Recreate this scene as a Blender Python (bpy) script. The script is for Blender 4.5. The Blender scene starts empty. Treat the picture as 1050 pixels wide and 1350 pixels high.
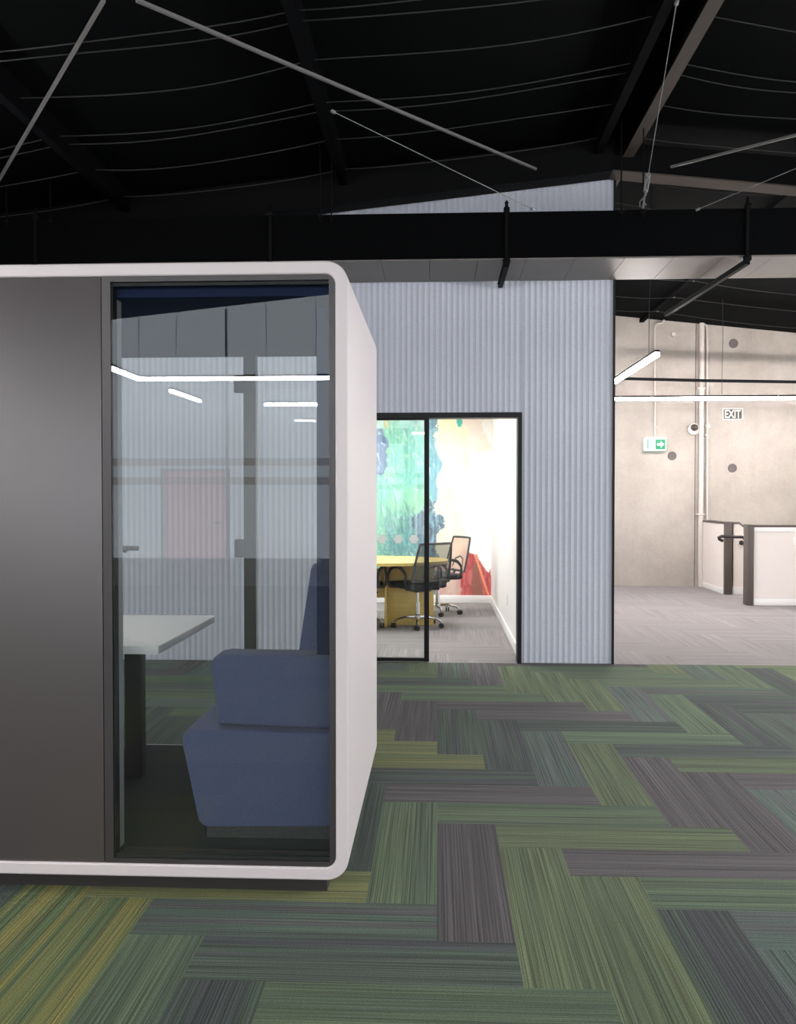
import bpy, bmesh, math, random
from mathutils import Vector, Matrix, noise
random.seed(7)
S = bpy.context.scene
C = S.collection
PI = math.pi
# ------------------------------------------------------------------ camera model (1050x1350)
F = 1140.0; H = 1.42
YAW = math.atan(52 / F); PITCH = math.atan(21 / F)
cam = bpy.data.objects.new('camera', bpy.data.cameras.new('camera')); C.objects.link(cam)
cam.location = (0, 0, H)
cam.rotation_euler = (PI / 2 - PITCH, 0, YAW)
cam.data.sensor_fit = 'HORIZONTAL'; cam.data.sensor_width = 36; cam.data.lens = 36 * F / 1050
cam.data.clip_start = .05; cam.data.clip_end = 200
S.camera = cam
RM = cam.rotation_euler.to_matrix()
def at(px, py, X=None, Y=None, Z=None):
    """world point seen at a photo pixel on a real plane X=, Y= or Z="""
    d = RM @ Vector(((px - 525) / F, -(py - 675) / F, -1))
    t = X / d.x if X is not None else (Y / d.y if Y is not None else (Z - H) / d.z)
    return Vector((0, 0, H)) + d * t

# ------------------------------------------------------------------ materials
def nt(name):
    m = bpy.data.materials.new(name); m.use_nodes = True
    return m, m.node_tree.nodes, m.node_tree.links, m.node_tree.nodes['Principled BSDF']
def mat(name, col, rough=.6, metal=0., spec=.5, bump=0., bscale=200., var=0., vscale=6., stretch=(1, 1, 1), sheen=0.):
    m, N, L, b = nt(name)
    b.inputs['Base Color'].default_value = (*col, 1); b.inputs['Roughness'].default_value = rough
    b.inputs['Metallic'].default_value = metal; b.inputs['Specular IOR Level'].default_value = spec
    if sheen: b.inputs['Sheen Weight'].default_value = sheen
    tc = N.new('ShaderNodeTexCoord'); mp = N.new('ShaderNodeMapping'); L.new(tc.outputs['Object'], mp.inputs[0])
    mp.inputs['Scale'].default_value = stretch
    if var:
        n = N.new('ShaderNodeTexNoise'); n.inputs['Scale'].default_value = vscale; n.inputs['Detail'].default_value = 6
        L.new(mp.outputs[0], n.inputs['Vector'])
        r = N.new('ShaderNodeValToRGB'); r.color_ramp.elements[0].position = .3; r.color_ramp.elements[1].position = .7
        r.color_ramp.elements[0].color = (*[c * (1 - var) for c in col], 1)
        r.color_ramp.elements[1].color = (*[min(1, c * (1 + var)) for c in col], 1)
        L.new(n.outputs['Fac'], r.inputs[0]); L.new(r.outputs[0], b.inputs['Base Color'])
    if bump:
        n = N.new('ShaderNodeTexNoise'); n.inputs['Scale'].default_value = bscale; n.inputs['Detail'].default_value = 3
        L.new(mp.outputs[0], n.inputs['Vector'])
        bp = N.new('ShaderNodeBump'); bp.inputs['Strength'].default_value = bump; bp.inputs['Distance'].default_value = .003
        L.new(n.outputs['Fac'], bp.inputs['Height']); L.new(bp.outputs[0], b.inputs['Normal'])
    return m
def emit(name, col, s):
    m, N, L, b = nt(name)
    b.inputs['Base Color'].default_value = (*[c * .06 for c in col], 1)
    b.inputs['Emission Color'].default_value = (*col, 1); b.inputs['Emission Strength'].default_value = s
    return m
def glass(name, ior=1.5, tint=(1, 1, 1)):
    m, N, L, b = nt(name); N.remove(b)
    o = N['Material Output']; t = N.new('ShaderNodeBsdfTransparent'); t.inputs[0].default_value = (*tint, 1)
    g = N.new('ShaderNodeBsdfGlossy'); g.inputs['Roughness'].default_value = 0.0
    f = N.new('ShaderNodeFresnel'); f.inputs[0].default_value = ior
    x = N.new('ShaderNodeMixShader'); L.new(f.outputs[0], x.inputs[0]); L.new(t.outputs[0], x.inputs[1]); L.new(g.outputs[0], x.inputs[2])
    L.new(x.outputs[0], o.inputs[0]); return m
def meshy(name, col, alpha):
    m, N, L, b = nt(name)
    b.inputs['Base Color'].default_value = (*col, 1); b.inputs['Alpha'].default_value = alpha; b.inputs['Roughness'].default_value = .7
    return m

def frost(name, col):
    m, N, L, b = nt(name); b.inputs['Base Color'].default_value = (*col, 1); b.inputs['Roughness'].default_value = .7
    t = N.new('ShaderNodeBsdfTranslucent'); t.inputs[0].default_value = (*col, 1)
    x = N.new('ShaderNodeMixShader'); x.inputs[0].default_value = .75; L.new(b.outputs[0], x.inputs[1]); L.new(t.outputs[0], x.inputs[2])
    a = N.new('ShaderNodeBsdfTransparent'); y = N.new('ShaderNodeMixShader'); y.inputs[0].default_value = .0; L.new(x.outputs[0], y.inputs[1]); L.new(a.outputs[0], y.inputs[2])
    L.new(y.outputs[0], N['Material Output'].inputs[0]); return m
M = dict(
 roof=mat('black roof lining', (.003, .0034, .0036), .9, spec=.04, bump=.5, bscale=8),
 steel_black=mat('black painted steel', (.004, .0042, .0045), .6, spec=.06),
 fascia=mat('black fascia board', (.002, .0022, .0025), .7, spec=.03),
 flange=mat('flange with light painted in', (.075, .064, .056), .7, spec=.08),  # beige is bounced light painted into the steel colour
 beamgrey=mat('dark grey beam', (.0024, .0026, .003), .6, spec=.05),  # even dark grey for beam webs and flanges
 wire=mat('galvanised wire', (.025, .025, .027), .5, .0),
 cable=mat('bright steel cable', (.22, .22, .22), .35, .0),
 tube=mat('pale grey tube', (.145, .138, .133), .6),
 soffit=mat('pale soffit board', (.155, .138, .128), .5, var=.05, vscale=2),
 felt=mat('blue grey acoustic felt', (.53, .553, .62), .95, spec=.15, var=.10, vscale=160, bump=.4, bscale=500),
 black=mat('black metal frame', (.006, .0055, .0065), .45, spec=.25),
 white=mat('white paint', (.80, .78, .77), .55, bump=.05, bscale=60),
 skirting=mat('white skirting', (.85, .84, .83), .4),
 podwhite=mat('white powder coat', (.65, .60, .60), .42),
 podpanel=mat('dark bronze laminate', (.068, .058, .058), .36, spec=.9, bump=.15, bscale=900),
 podframe=mat('dark grey window frame', (.040, .036, .036), .4),
 podbase=mat('dark plinth', (.022, .018, .017), .7),
 lining=mat('light grey lining', (.62, .63, .62), .5),
 navy=mat('navy felt', (.020, .030, .075), .95, spec=.1, bump=.5, bscale=300),
 sofa=mat('blue wool upholstery', (.105, .125, .215), .95, spec=.1, var=.22, vscale=300, bump=.5, bscale=600, sheen=.15),
 podcarpet=mat('charcoal carpet', (.065, .070, .066), .95, bump=.6, bscale=400, var=.3, vscale=200),
 tabletop=mat('grey white laminate', (.88, .88, .88), .35),
 rubber=mat('dark rubber', (.02, .02, .02), .6),
 brushed=mat('brushed dark steel', (.035, .028, .026), .45, .0),
 chrome=mat('chrome', (.75, .75, .76), .12, 1.),
 maple=mat('maple laminate', (.72, .52, .17), .45, var=.07, vscale=5, stretch=(1, 12, 12)),
 chairfab=mat('charcoal seat fabric', (.03, .032, .034), .9),
 chairframe=mat('charcoal plastic', (.05, .05, .053), .45),
 paint_pipe=mat('cream painted pipe', (.56, .52, .485), .45),
 plug=mat('dark round plug', (.10, .09, .09), .8),
 balus=mat('warm white plasterboard', (.80, .745, .705), .7),
 cap=mat('dark brown capping', (.075, .062, .055), .5),
 rail=mat('black handrail', (.015, .012, .015), .25),
 podglass=glass('pod glazing', 1.5, (.97, .985, .98)),
 rearglass=glass('rear booth glazing', 1.22, (.97, .985, .98)),
 clear=glass('clear glazing', 1.45, (.97, .985, .98)),
 meshgrey=meshy('grey chair mesh', (.10, .105, .105), .66),
 meshtan=meshy('tan chair mesh', (.50, .36, .28), .8),
 lamp=emit('lamp diffuser', (1, .955, .965), 98),
 lampwarm=emit('warm lamp diffuser', (1, .925, .895), 138),
 podlamp=emit('booth lamp diffuser', (1, .98, .95), 75),
 panel=emit('ceiling panel diffuser', (1, 1, .98), 21),
 signwhite=emit('lit sign face', (.85, 1, .95), 1.15),
 signgreen=emit('lit green', (.0, .42, .17), 1.0),
 signpale=emit('lit pale green', (.35, .85, .65), 1.2),
 signdark=mat('dark olive sign', (.03, .035, .025), .5),
 signink=mat('glow lettering', (.66, .68, .60), .5),
 decal=frost('frosted white film', (.92, .95, .95)),
 band=glass('tinted glass band', 1.3, (.80, .76, .72)),
 orange=glass('red tinted glass', 1.3, (1, .80, .78)),
 greywall=mat('pale grey wall', (.62, .65, .68), .7),
)

# concrete
def concrete():
    m, N, L, b = nt('tilt slab concrete'); b.inputs['Roughness'].default_value = .8; b.inputs['Specular IOR Level'].default_value = .25
    tc = N.new('ShaderNodeTexCoord')
    def ns(sc, det, st=(1, 1, 1)):
        mp = N.new('ShaderNodeMapping'); mp.inputs['Scale'].default_value = st; L.new(tc.outputs['Object'], mp.inputs[0])
        n = N.new('ShaderNodeTexNoise'); n.inputs['Scale'].default_value = sc; n.inputs['Detail'].default_value = det; n.inputs['Roughness'].default_value = .65
        L.new(mp.outputs[0], n.inputs['Vector']); return n.outputs['Fac']
    a = ns(1.1, 9); c = ns(2.0, 6, (4, 4, .35)); e = ns(26, 5)
    def mx(x, y, f):
        q = N.new('ShaderNodeMix'); q.data_type = 'FLOAT'; q.inputs[0].default_value = f; L.new(x, q.inputs[2]); L.new(y, q.inputs[3]); return q.outputs[0]
    v = mx(mx(a, c, .16), e, .16)
    r = N.new('ShaderNodeValToRGB'); r.color_ramp.elements[0].position = .34; r.color_ramp.elements[1].position = .64
    r.color_ramp.elements[0].color = (.30, .272, .245, 1); r.color_ramp.elements[1].color = (.43, .40, .365, 1)
    L.new(v, r.inputs[0]); L.new(r.outputs[0], b.inputs['Base Color'])
    bp = N.new('ShaderNodeBump'); bp.inputs['Strength'].default_value = .3; bp.inputs['Distance'].default_value = .01
    L.new(e, bp.inputs['Height']); L.new(bp.outputs[0], b.inputs['Normal']); return m
M['concrete'] = concrete()

# striped carpet: colours per plank, stripes run along UV.x
def carpet(name, kind):
    m, N, L, b = nt(name); b.inputs['Roughness'].default_value = .95; b.inputs['Specular IOR Level'].default_value = .12; b.inputs['Sheen Weight'].default_value = .075; b.inputs['Sheen Roughness'].default_value = .5
    uv = N.new('ShaderNodeUVMap')
    def ns(sx, sy, det=2., rough=.6):
        mp = N.new('ShaderNodeMapping'); mp.inputs['Scale'].default_value = (sx, sy, 1); L.new(uv.outputs[0], mp.inputs[0])
        n = N.new('ShaderNodeTexNoise'); n.inputs['Scale'].default_value = 1; n.inputs['Detail'].default_value = det; n.inputs['Roughness'].default_value = rough
        L.new(mp.outputs[0], n.inputs['Vector']); return n.outputs['Fac']
    A = N.new('ShaderNodeAttribute'); A.attribute_name = 'plank_a'
    B = N.new('ShaderNodeAttribute'); B.attribute_name = 'plank_b'
    broad = ns(.25, 14, 1); fine = ns(.9, 170, 2); pile = ns(160, 260, 2)
    r1 = N.new('ShaderNodeMapRange'); r1.inputs[1].default_value = .40; r1.inputs[2].default_value = .60; L.new(broad, r1.inputs[0])
    mx = N.new('ShaderNodeMix'); mx.data_type = 'RGBA'; L.new(r1.outputs[0], mx.inputs[0]); L.new(A.outputs['Color'], mx.inputs[6]); L.new(B.outputs['Color'], mx.inputs[7])
    r2 = N.new('ShaderNodeMapRange'); r2.inputs[1].default_value = .36; r2.inputs[2].default_value = .62
    lo, hi = (.50, 1.38) if kind == 'green' else (.78, 1.2)
    r2.inputs[3].default_value = lo; r2.inputs[4].default_value = hi; L.new(fine, r2.inputs[0])
    r3 = N.new('ShaderNodeMapRange'); r3.inputs[1].default_value = .3; r3.inputs[2].default_value = .7
    r3.inputs[3].default_value = .72; r3.inputs[4].default_value = 1.28; L.new(pile, r3.inputs[0])
    mu = N.new('ShaderNodeMath'); mu.operation = 'MULTIPLY'; L.new(r2.outputs[0], mu.inputs[0]); L.new(r3.outputs[0], mu.inputs[1])
    sc = N.new('ShaderNodeVectorMath'); sc.operation = 'SCALE'; L.new(mx.outputs[2], sc.inputs[0]); L.new(mu.outputs[0], sc.inputs['Scale'])
    L.new(sc.outputs[0], b.inputs['Base Color'])
    bp = N.new('ShaderNodeBump'); bp.inputs['Strength'].default_value = .35; bp.inputs['Distance'].default_value = .003
    L.new(mu.outputs[0], bp.inputs['Height']); L.new(bp.outputs[0], b.inputs['Normal'])
    return m
M['carpet'] = carpet('green striped carpet planks', 'green')
M['greycarpet'] = carpet('grey carpet planks', 'grey')

# ------------------------------------------------------------------ mesh helpers
class MB:
    def __init__(s): s.bm = bmesh.new()
    def box(s, a, b, bev=0., seg=2):
        a = Vector(a); b = Vector(b)
        r = bmesh.ops.create_cube(s.bm, size=1)
        for v in r['verts']:
            v.co = Vector(((a.x + b.x) / 2 + v.co.x * abs(b.x - a.x), (a.y + b.y) / 2 + v.co.y * abs(b.y - a.y), (a.z + b.z) / 2 + v.co.z * abs(b.z - a.z)))
        if bev: 
            es = list({e for v in r['verts'] for e in v.link_edges})
            bmesh.ops.bevel(s.bm, geom=es, offset=bev, segments=seg, affect='EDGES', profile=.5)
        return s
    def tube(s, pts, r, n=10, cap=True, up=None):
        pts = [Vector(p) for p in pts]; rings = []
        rs = r if isinstance(r, (list, tuple)) else [r] * len(pts)
        prev = None
        for i, p in enumerate(pts):
            t = ((pts[min(i + 1, len(pts) - 1)] - pts[max(i - 1, 0)])).normalized()
            if prev is None:
                ref = Vector(up) if up else (Vector((0, 0, 1)) if abs(t.z) < .9 else Vector((1, 0, 0)))
            else: ref = prev
            x = (ref - t * ref.dot(t)).normalized(); y = t.cross(x); prev = x
            rings.append([s.bm.verts.new(p + (x * math.cos(2 * PI * k / n) + y * math.sin(2 * PI * k / n)) * rs[i]) for k in range(n)])
        for a, b in zip(rings, rings[1:]):
            for k in range(n): s.bm.faces.new((a[k], a[(k + 1) % n], b[(k + 1) % n], b[k]))
        if cap: s.bm.faces.new(rings[0][::-1]); s.bm.faces.new(rings[-1])
        return s
    def bar(s, p, q, w, h, up=(0, 0, 1), bev=0):
        """rectangular bar from p to q; w across, h along up"""
        p = Vector(p); q = Vector(q); t = (q - p).normalized(); u = Vector(up); u = (u - t * u.dot(t)).normalized(); x = t.cross(u)
        c = [(-1, -1), (1, -1), (1, 1), (-1, 1)]
        A = [s.bm.verts.new(p + x * i * w / 2 + u * j * h / 2) for i, j in c]; B = [s.bm.verts.new(q + x * i * w / 2 + u * j * h / 2) for i, j in c]
        for k in range(4): s.bm.faces.new((A[k], A[(k + 1) % 4], B[(k + 1) % 4], B[k]))
        s.bm.faces.new(A[::-1]); s.bm.faces.new(B); return s
    def prism(s, poly, axis, a, b, bev=0., seg=2):
        """polygon of 2D points extruded along axis ('X','Y','Z') from a to b"""
        f = {'X': lambda p, t: (t, p[0], p[1]), 'Y': lambda p, t: (p[0], t, p[1]), 'Z': lambda p, t: (p[0], p[1], t)}[axis]
        A = [s.bm.verts.new(f(p, a)) for p in poly]; B = [s.bm.verts.new(f(p, b)) for p in poly]; n = len(poly)
        fs = [s.bm.faces.new((A[k], A[(k + 1) % n], B[(k + 1) % n], B[k])) for k in range(n)]
        fs += [s.bm.faces.new(A[::-1]), s.bm.faces.new(B)]
        if bev:
            es = [e for e in fs[-2].edges] + [e for e in fs[-1].edges]
            bmesh.ops.bevel(s.bm, geom=es, offset=bev, segments=seg, affect='EDGES', profile=.5)
        return s
    def ring(s, outer, inner, y0, y1):
        """frame between two outlines of equal length in XZ, from y0 to y1"""
        n = len(outer); V = [[s.bm.verts.new((p[0], y, p[1])) for p in o] for y in (y0, y1) for o in (outer, inner)]
        o0, i0, o1, i1 = V
        for k in range(n):
            l = (k + 1) % n
            s.bm.faces.new((o0[k], o0[l], i0[l], i0[k])); s.bm.faces.new((o1[l], o1[k], i1[k], i1[l]))
            s.bm.faces.new((o0[l], o0[k], o1[k], o1[l])); s.bm.faces.new((i0[k], i0[l], i1[l], i1[k]))
        return s
    def lathe(s, prof, c=(0, 0, 0), axis='Z', n=24):
        rings = []
        for r, h in prof:
            row = []
            for k in range(n):
                a = 2 * PI * k / n; x, y = r * math.cos(a), r * math.sin(a)
                p = {'Z': (x, y, h), 'Y': (x, h, y), 'X': (h, x, y)}[axis]
                row.append(s.bm.verts.new(Vector(c) + Vector(p)))
            rings.append(row)
        for a, b in zip(rings, rings[1:]):
            for k in range(n): s.bm.faces.new((a[k], a[(k + 1) % n], b[(k + 1) % n], b[k]))
        s.bm.faces.new(rings[0][::-1]); s.bm.faces.new(rings[-1]); return s
    def xform(s, m): bmesh.ops.transform(s.bm, matrix=m, verts=s.bm.verts); return s
    def build(s, name, m, parent=None, smooth=True, local=True):
        bmesh.ops.recalc_face_normals(s.bm, faces=s.bm.faces)
        me = bpy.data.meshes.new(name); 
        org = Vector((0, 0, 0))
        if parent is None:
            xs = [v.co for v in s.bm.verts]
            mn = Vector([min(c[i] for c in xs) for i in range(3)]); mx = Vector([max(c[i] for c in xs) for i in range(3)])
            org = Vector(((mn.x + mx.x) / 2, (mn.y + mx.y) / 2, mn.z))
            bmesh.ops.translate(s.bm, vec=-org, verts=s.bm.verts)
        elif local == 'world':
            org = Vector((0, 0, 0)); w = parent.location.copy()
            pp = parent.parent
            while pp: w += pp.location; pp = pp.parent
            bmesh.ops.translate(s.bm, vec=-w, verts=s.bm.verts)
        s.bm.to_mesh(me); s.bm.free()
        me.materials.append(m)
        if smooth:
            for p in me.polygons: p.use_smooth = True
            me.set_sharp_from_angle(angle=math.radians(35))
        o = bpy.data.objects.new(name, me); C.objects.link(o); o.location = org
        if parent is not None: o.parent = parent
        return o
def tag(o, label=None, cat=None, group=None, kind=None):
    if label: o['label'] = label
    if cat: o['category'] = cat
    if group: o['group'] = group
    if kind: o['kind'] = kind
    return o
def thing(name, loc, label, cat, group=None, rz=0):
    o = bpy.data.objects.new(name, None); o.empty_display_size = .1; C.objects.link(o); o.location = loc; o.rotation_euler.z = rz
    return tag(o, label, cat, group)
def structure(o): o['kind'] = 'structure'; return o
def copy_tree(o, parent=None):
    c = o.copy(); C.objects.link(c)
    if parent is not None: c.parent = parent
    for ch in [k for k in bpy.data.objects if k.parent == o]: copy_tree(ch, c)
    return c
def rrect(x0, x1, z0, z1, r, n=8):
    pts = []
    for cx, cz, a0 in ((x1 - r, z1 - r, 0), (x0 + r, z1 - r, 90), (x0 + r, z0 + r, 180), (x1 - r, z0 + r, 270)):
        for k in range(n + 1):
            a = math.radians(a0 + 90 * k / n); pts.append((cx + r * math.cos(a), cz + r * math.sin(a)))
    return pts

# ------------------------------------------------------------------ main dimensions
YW = 7.36          # blue wall plane
XE = at(809, 700, Y=YW).x         # right end of blue wall
YC = 13.8          # concrete wall
XL, XR, YB = -7.0, 7.2, -7.5
RX = 1.42; RZ = 4.34; SL = .105       # ridge position, height, slope
def roof_z(x): return RZ - SL * abs(x - RX)

SIDE_FILL = 190  # strength of the added side lamp
# ------------------------------------------------------------------ floors
def srgb(r, g, b): return tuple(((c / 255) / 12.92 if c / 255 < .04045 else ((c / 255 + .055) / 1.055) ** 2.4) for c in (r, g, b))
PAL = dict(green=(srgb(98, 122, 84), srgb(84, 108, 80)), olive=(srgb(106, 122, 78), srgb(92, 110, 74)), gray=(srgb(94, 90, 92), srgb(84, 80, 82)),
           mix=(srgb(86, 90, 88), srgb(80, 104, 88)), teal=(srgb(84, 110, 98), srgb(92, 100, 98)), dark=(srgb(70, 74, 78), srgb(74, 94, 78)),
           yellow=(srgb(126, 130, 60), srgb(110, 124, 66)), ystripe=(srgb(92, 118, 66), srgb(142, 140, 46)))
OV = {('V', 0, 0): 'gray', ('V', 1, -1): 'olive', ('V', 2, -2): 'olive', ('V', 3, -3): 'dark', ('V', 4, -4): 'teal', ('V', -1, 1): 'green', ('V', -2, 2): 'dark',
      ('H', 0, 4): 'green', ('H', 1, 3): 'olive', ('H', 2, 2): 'gray', ('H', 3, 1): 'green', ('H', 4, 0): 'teal', ('H', -1, 5): 'gray', ('H', -2, 6): 'dark',
      ('H', -4, 0): 'mix', ('H', -3, -1): 'dark', ('H', -2, -2): 'green', ('H', -5, 1): 'yellow', ('H', -5, 9): 'yellow', ('H', -4, 8): 'yellow', ('H', -3, 7): 'yellow',
      ('V', -5, -3): 'ystripe', ('V', -6, -2): 'ystripe', ('V', -4, -4): 'green', ('V', -3, -5): 'dark', ('V', 5, 3): 'gray', ('V', 4, 4): 'gray', ('V', 3, 5): 'olive', ('V', 2, 6): 'teal'}
def plank_floor(name, x0, x1, y0, y1, m, ox, oy, w, pick):
    bm = bmesh.new(); uvl = bm.loops.layers.uv.new('UVMap')
    ca = bm.loops.layers.float_color.new('plank_a'); cb = bm.loops.layers.float_color.new('plank_b')
    i0, i1 = int((x0 - ox) / w) - 6, int((x1 - ox) / w) + 6; j0, j1 = int((y0 - oy) / w) - 6, int((y1 - oy) / w) + 6
    for i in range(i0, i1):
        for j in range(j0, j1):
            s = (i + j) % 8
            if s == 0: q = (i, j, 1, 4, 'V')
            elif s == 4: q = (i, j, 4, 1, 'H')
            else: continue
            a, b, da, db, k = q
            X0, X1, Y0, Y1 = ox + a * w, ox + (a + da) * w, oy + b * w, oy + (b + db) * w
            cx0, cx1, cy0, cy1 = max(X0, x0), min(X1, x1), max(Y0, y0), min(Y1, y1)
            if cx1 - cx0 < 1e-4 or cy1 - cy0 < 1e-4: continue
            f = bm.faces.new([bm.verts.new((x, y, 0)) for x, y in ((cx0, cy0), (cx1, cy0), (cx1, cy1), (cx0, cy1))])
            A, B = pick(k, i, j); sd = random.random() * 40
            for l in f.loops:
                x, y = l.vert.co.x, l.vert.co.y
                u, v = ((y - Y0), (x - X0)) if k == 'V' else ((x - X0), (y - Y0))
                l[uvl].uv = (u + sd * 3.1, v + sd); l[ca] = (*A, 1); l[cb] = (*B, 1)
    bmesh.ops.remove_doubles(bm, verts=bm.verts, dist=1e-5)
    me = bpy.data.meshes.new(name); bm.to_mesh(me); bm.free(); me.materials.append(m)
    o = bpy.data.objects.new(name, me); C.objects.link(o); return structure(o)
def desat(c):
    g = sum(c) / 3; return tuple(g + (x - g) * .72 for x in c)
def pick_green(k, i, j):
    n = OV.get((k, i, j)) or random.choice(['green', 'green', 'olive', 'gray', 'gray', 'mix', 'teal', 'teal', 'dark', 'green', 'olive', 'dark'])
    A, B = PAL[n]; t = random.uniform(.9, 1.1)
    A = tuple(c * t * .82 for c in A); B = tuple(c * t * .82 for c in B); A, B = desat(A), desat(B); return (A, B) if random.random() < .5 else (B, A)
def pick_grey(k, i, j):
    t = random.uniform(.965, 1.035); return (.26 * t, .24 * t, .242 * t), (.225 * t, .208 * t, .21 * t)
plank_floor('floor', XL, XR, YB, YW, M['carpet'], 0.0, 2.735, .25, pick_green)
XM = .715           # meeting room inner right wall
plank_floor('floor', -4.2, XR, YW, YC + .3, M['greycarpet'], 0.1, 2.5, .25, pick_grey)

# ------------------------------------------------------------------ roof
YST, UP = -1.6, .54       # unseen bay behind the viewer, roof raised to shape its reflection
for sgn, x_out in ((-1, XL), (1, XR)):
    b = MB(); z0, z1 = roof_z(RX) + .06, roof_z(x_out) + .06
    b.prism([(RX, z0), (x_out, z1), (x_out, z1 + .2), (RX, z0 + .2)], 'Y', YST, YC + .3)
    structure(b.build('ceiling', M['roof']))
    b = MB().prism([(RX, z0 + UP), (x_out, z1 + UP), (x_out, z1 + .2 + UP), (RX, z0 + .2 + UP)], 'Y', YB - .15, YST + .1)
    structure(b.build('ceiling', M['roof']))
    structure(MB().prism([(RX, z0 + .2), (x_out, z1 + .2), (x_out, z1 + UP), (RX, z0 + UP)], 'Y', YST, YST + .1).build('wall_step', M['roof']))
# purlin beams running into the picture, each hanging just under the roof lining
beams = [(-4.42, 'black roof beam furthest to the left, running away from the viewer'), (-2.6, 'black roof beam running away above the left of the white booth'),
         (-.78, 'black roof beam running away above the right corner of the white booth'), (1.30, 'black roof beam just left of the ridge gap'),
         (1.56, 'black roof beam right of the ridge gap with light painted beige on its underside'), (3.2, 'black roof beam above the stair wall at the far right')]
for i, (x, lab) in enumerate(beams):
    t = thing('roof_beam', (x, YST, roof_z(x) - (.12 if i < 5 else .0)), lab, 'beam', 'beams under the black roof')
    L0 = YC + .2 - YST; fw = .045 if i == 4 else .032
    MB().box((-.03, 0, 0), (.03, L0, .17 if i < 5 else .05)).build('web', M['roof'] if i == 5 else (M['beamgrey'] if i != 4 else M['steel_black']), t)
    o = MB().box((-fw, 0, -.008), (fw, L0, 0)).build('flange', M['flange'] if i == 4 else (M['roof'] if i in (3, 5) else M['beamgrey']), t)
    if i == 4: o['label'] = 'beam underside with light painted on in beige'
# portal rafters across the building at the blue wall and in the far bay
for y, zz, lab in ((7.20, 0, 'black sloping rafter along the top of the blue wall'),):
    t = thing('roof_rafter', (RX, y, RZ), lab, 'beam')
    for sg, xo, m_ in ((-1, XL + .05, 'steel_black'), (1, XR - .05, 'flange')):  # right half beige as if lit, left half black: light painted in
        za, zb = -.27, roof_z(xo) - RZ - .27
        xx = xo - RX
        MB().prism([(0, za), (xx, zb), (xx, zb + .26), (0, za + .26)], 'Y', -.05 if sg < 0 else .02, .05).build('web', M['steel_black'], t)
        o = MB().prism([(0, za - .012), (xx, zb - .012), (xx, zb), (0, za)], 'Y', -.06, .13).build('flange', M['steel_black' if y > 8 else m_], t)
# sagging wires under the lining
ROWS = [3.9, 4.14, 4.71, 4.83, 5.28, 5.85, 5.97, 6.42, 7.0, 7.9, 8.5, 8.62, 9.4, 10.2, 11.0, 11.9, 12.8]
BAYS = [(-4.42, -2.6, 'far left bay'), (-2.6, -.78, 'bay above the booth'), (-.78, 1.30, 'bay left of the ridge'), (1.56, 3.2, 'bay right of the ridge'), (3.2, 6.0, 'far right bay')]
for bi, (xa, xb, bn) in enumerate(BAYS):
    for r, y in enumerate(ROWS):
        if y > YW - .1 and bi < 3: continue
        if y < 5 and bi in (0, 4): continue
        sag = random.uniform(.035, .07); P = []
        for k in range(13):
            u = k / 12; x = xa + (xb - xa) * u
            P.append((x, y + .02 * math.sin(u * 6 + r), roof_z(xa) * (1 - u) + roof_z(xb) * u - .045 - sag * 4 * u * (1 - u)))
        far = ' beyond the blue wall' if y > YW else ''
        o = thing('roof_wire', P[0], None, None)
        MB().tube([Vector(v) - Vector(P[0]) for v in P], .0042, 6).build('strand', M['wire'], o)
        if y < YW or bi > 2:
            for v in (P[0], P[-1]):
                q = Vector(v) - Vector(P[0]); MB().box(q - Vector((.012, .007, .007)), q + Vector((.012, .007, .005)), .002, 1).build('clip', M['cable'], o)
        n = ['first', 'second', 'third', 'fourth', 'fifth', 'sixth', 'seventh', 'eighth', 'ninth', 'tenth']
        idx = r if y < YW else r - 9
        tag(o, f'thin sagging roof wire, {n[idx]} from viewer, {bn}{far}', 'wire', 'wires under the roof lining')
# bracing tubes
def bracing(p, q, lab):
    o = MB().bar(p, q, .017, .017); o = o.build('bracing_tube', M['tube']); tag(o, lab, 'tube', 'pale bracing tubes under the roof')
a = at(707, 223, Z=4.02); b_ = at(180, 0, Z=3.82); d = b_ - a
bracing(a, a + d * 1.0, 'long pale grey bracing tube crossing the roof above the booth window')
a = at(0, 235, Z=3.68); b_ = at(137, 0, Z=3.82); d = b_ - a
bracing(a - d * .45, b_, 'pale grey bracing tube at the upper left corner')
a = at(885, 220, Z=4.05); b_ = at(1050, 178, Z=3.97); d = b_ - a
bracing(a, a + d * 1.9, 'short looking pale bracing tube at the upper right')

# ------------------------------------------------------------------ bulkhead beam in front of blue wall
ZS = at(700, 371, Y=YW).z
YF = at(700, 342, Z=ZS).y
ZT = at(700, 279, Y=YF).z
XBL = -5.05
t = thing('bulkhead', (0, YF, ZS), 'long black boxed bulkhead with pale underside running across in front of the blue wall', 'bulkhead')
MB().box((XBL, 0, .012), (XR - .02, .03, ZT - ZS)).build('fascia', M['fascia'], t)
MB().box((XBL, .03, ZT - ZS - .03), (XR - .02, YW - YF - .03, ZT - ZS)).build('top_board', M['fascia'], t)
MB().box((XBL, YW - YF - .045, .012), (XR - .02, YW - YF - .026, ZT - ZS - .03)).build('back_board', M['fascia'], t)
xs = at(824, 341, Z=ZS).x; k = xs
edges = [XBL] ; k = xs - .372 * 20
while k < XR - .1:
    if k > XBL + .1: edges.append(k)
    k += .372
edges.append(XR - .02)
for e0, e1 in zip(edges, edges[1:]):
    MB().box((e0 + .0015, 0, 0), (e1 - .0015, YW - YF - .026, .012), .001, 1).build('underside_panel', M['soffit'], t)
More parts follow.
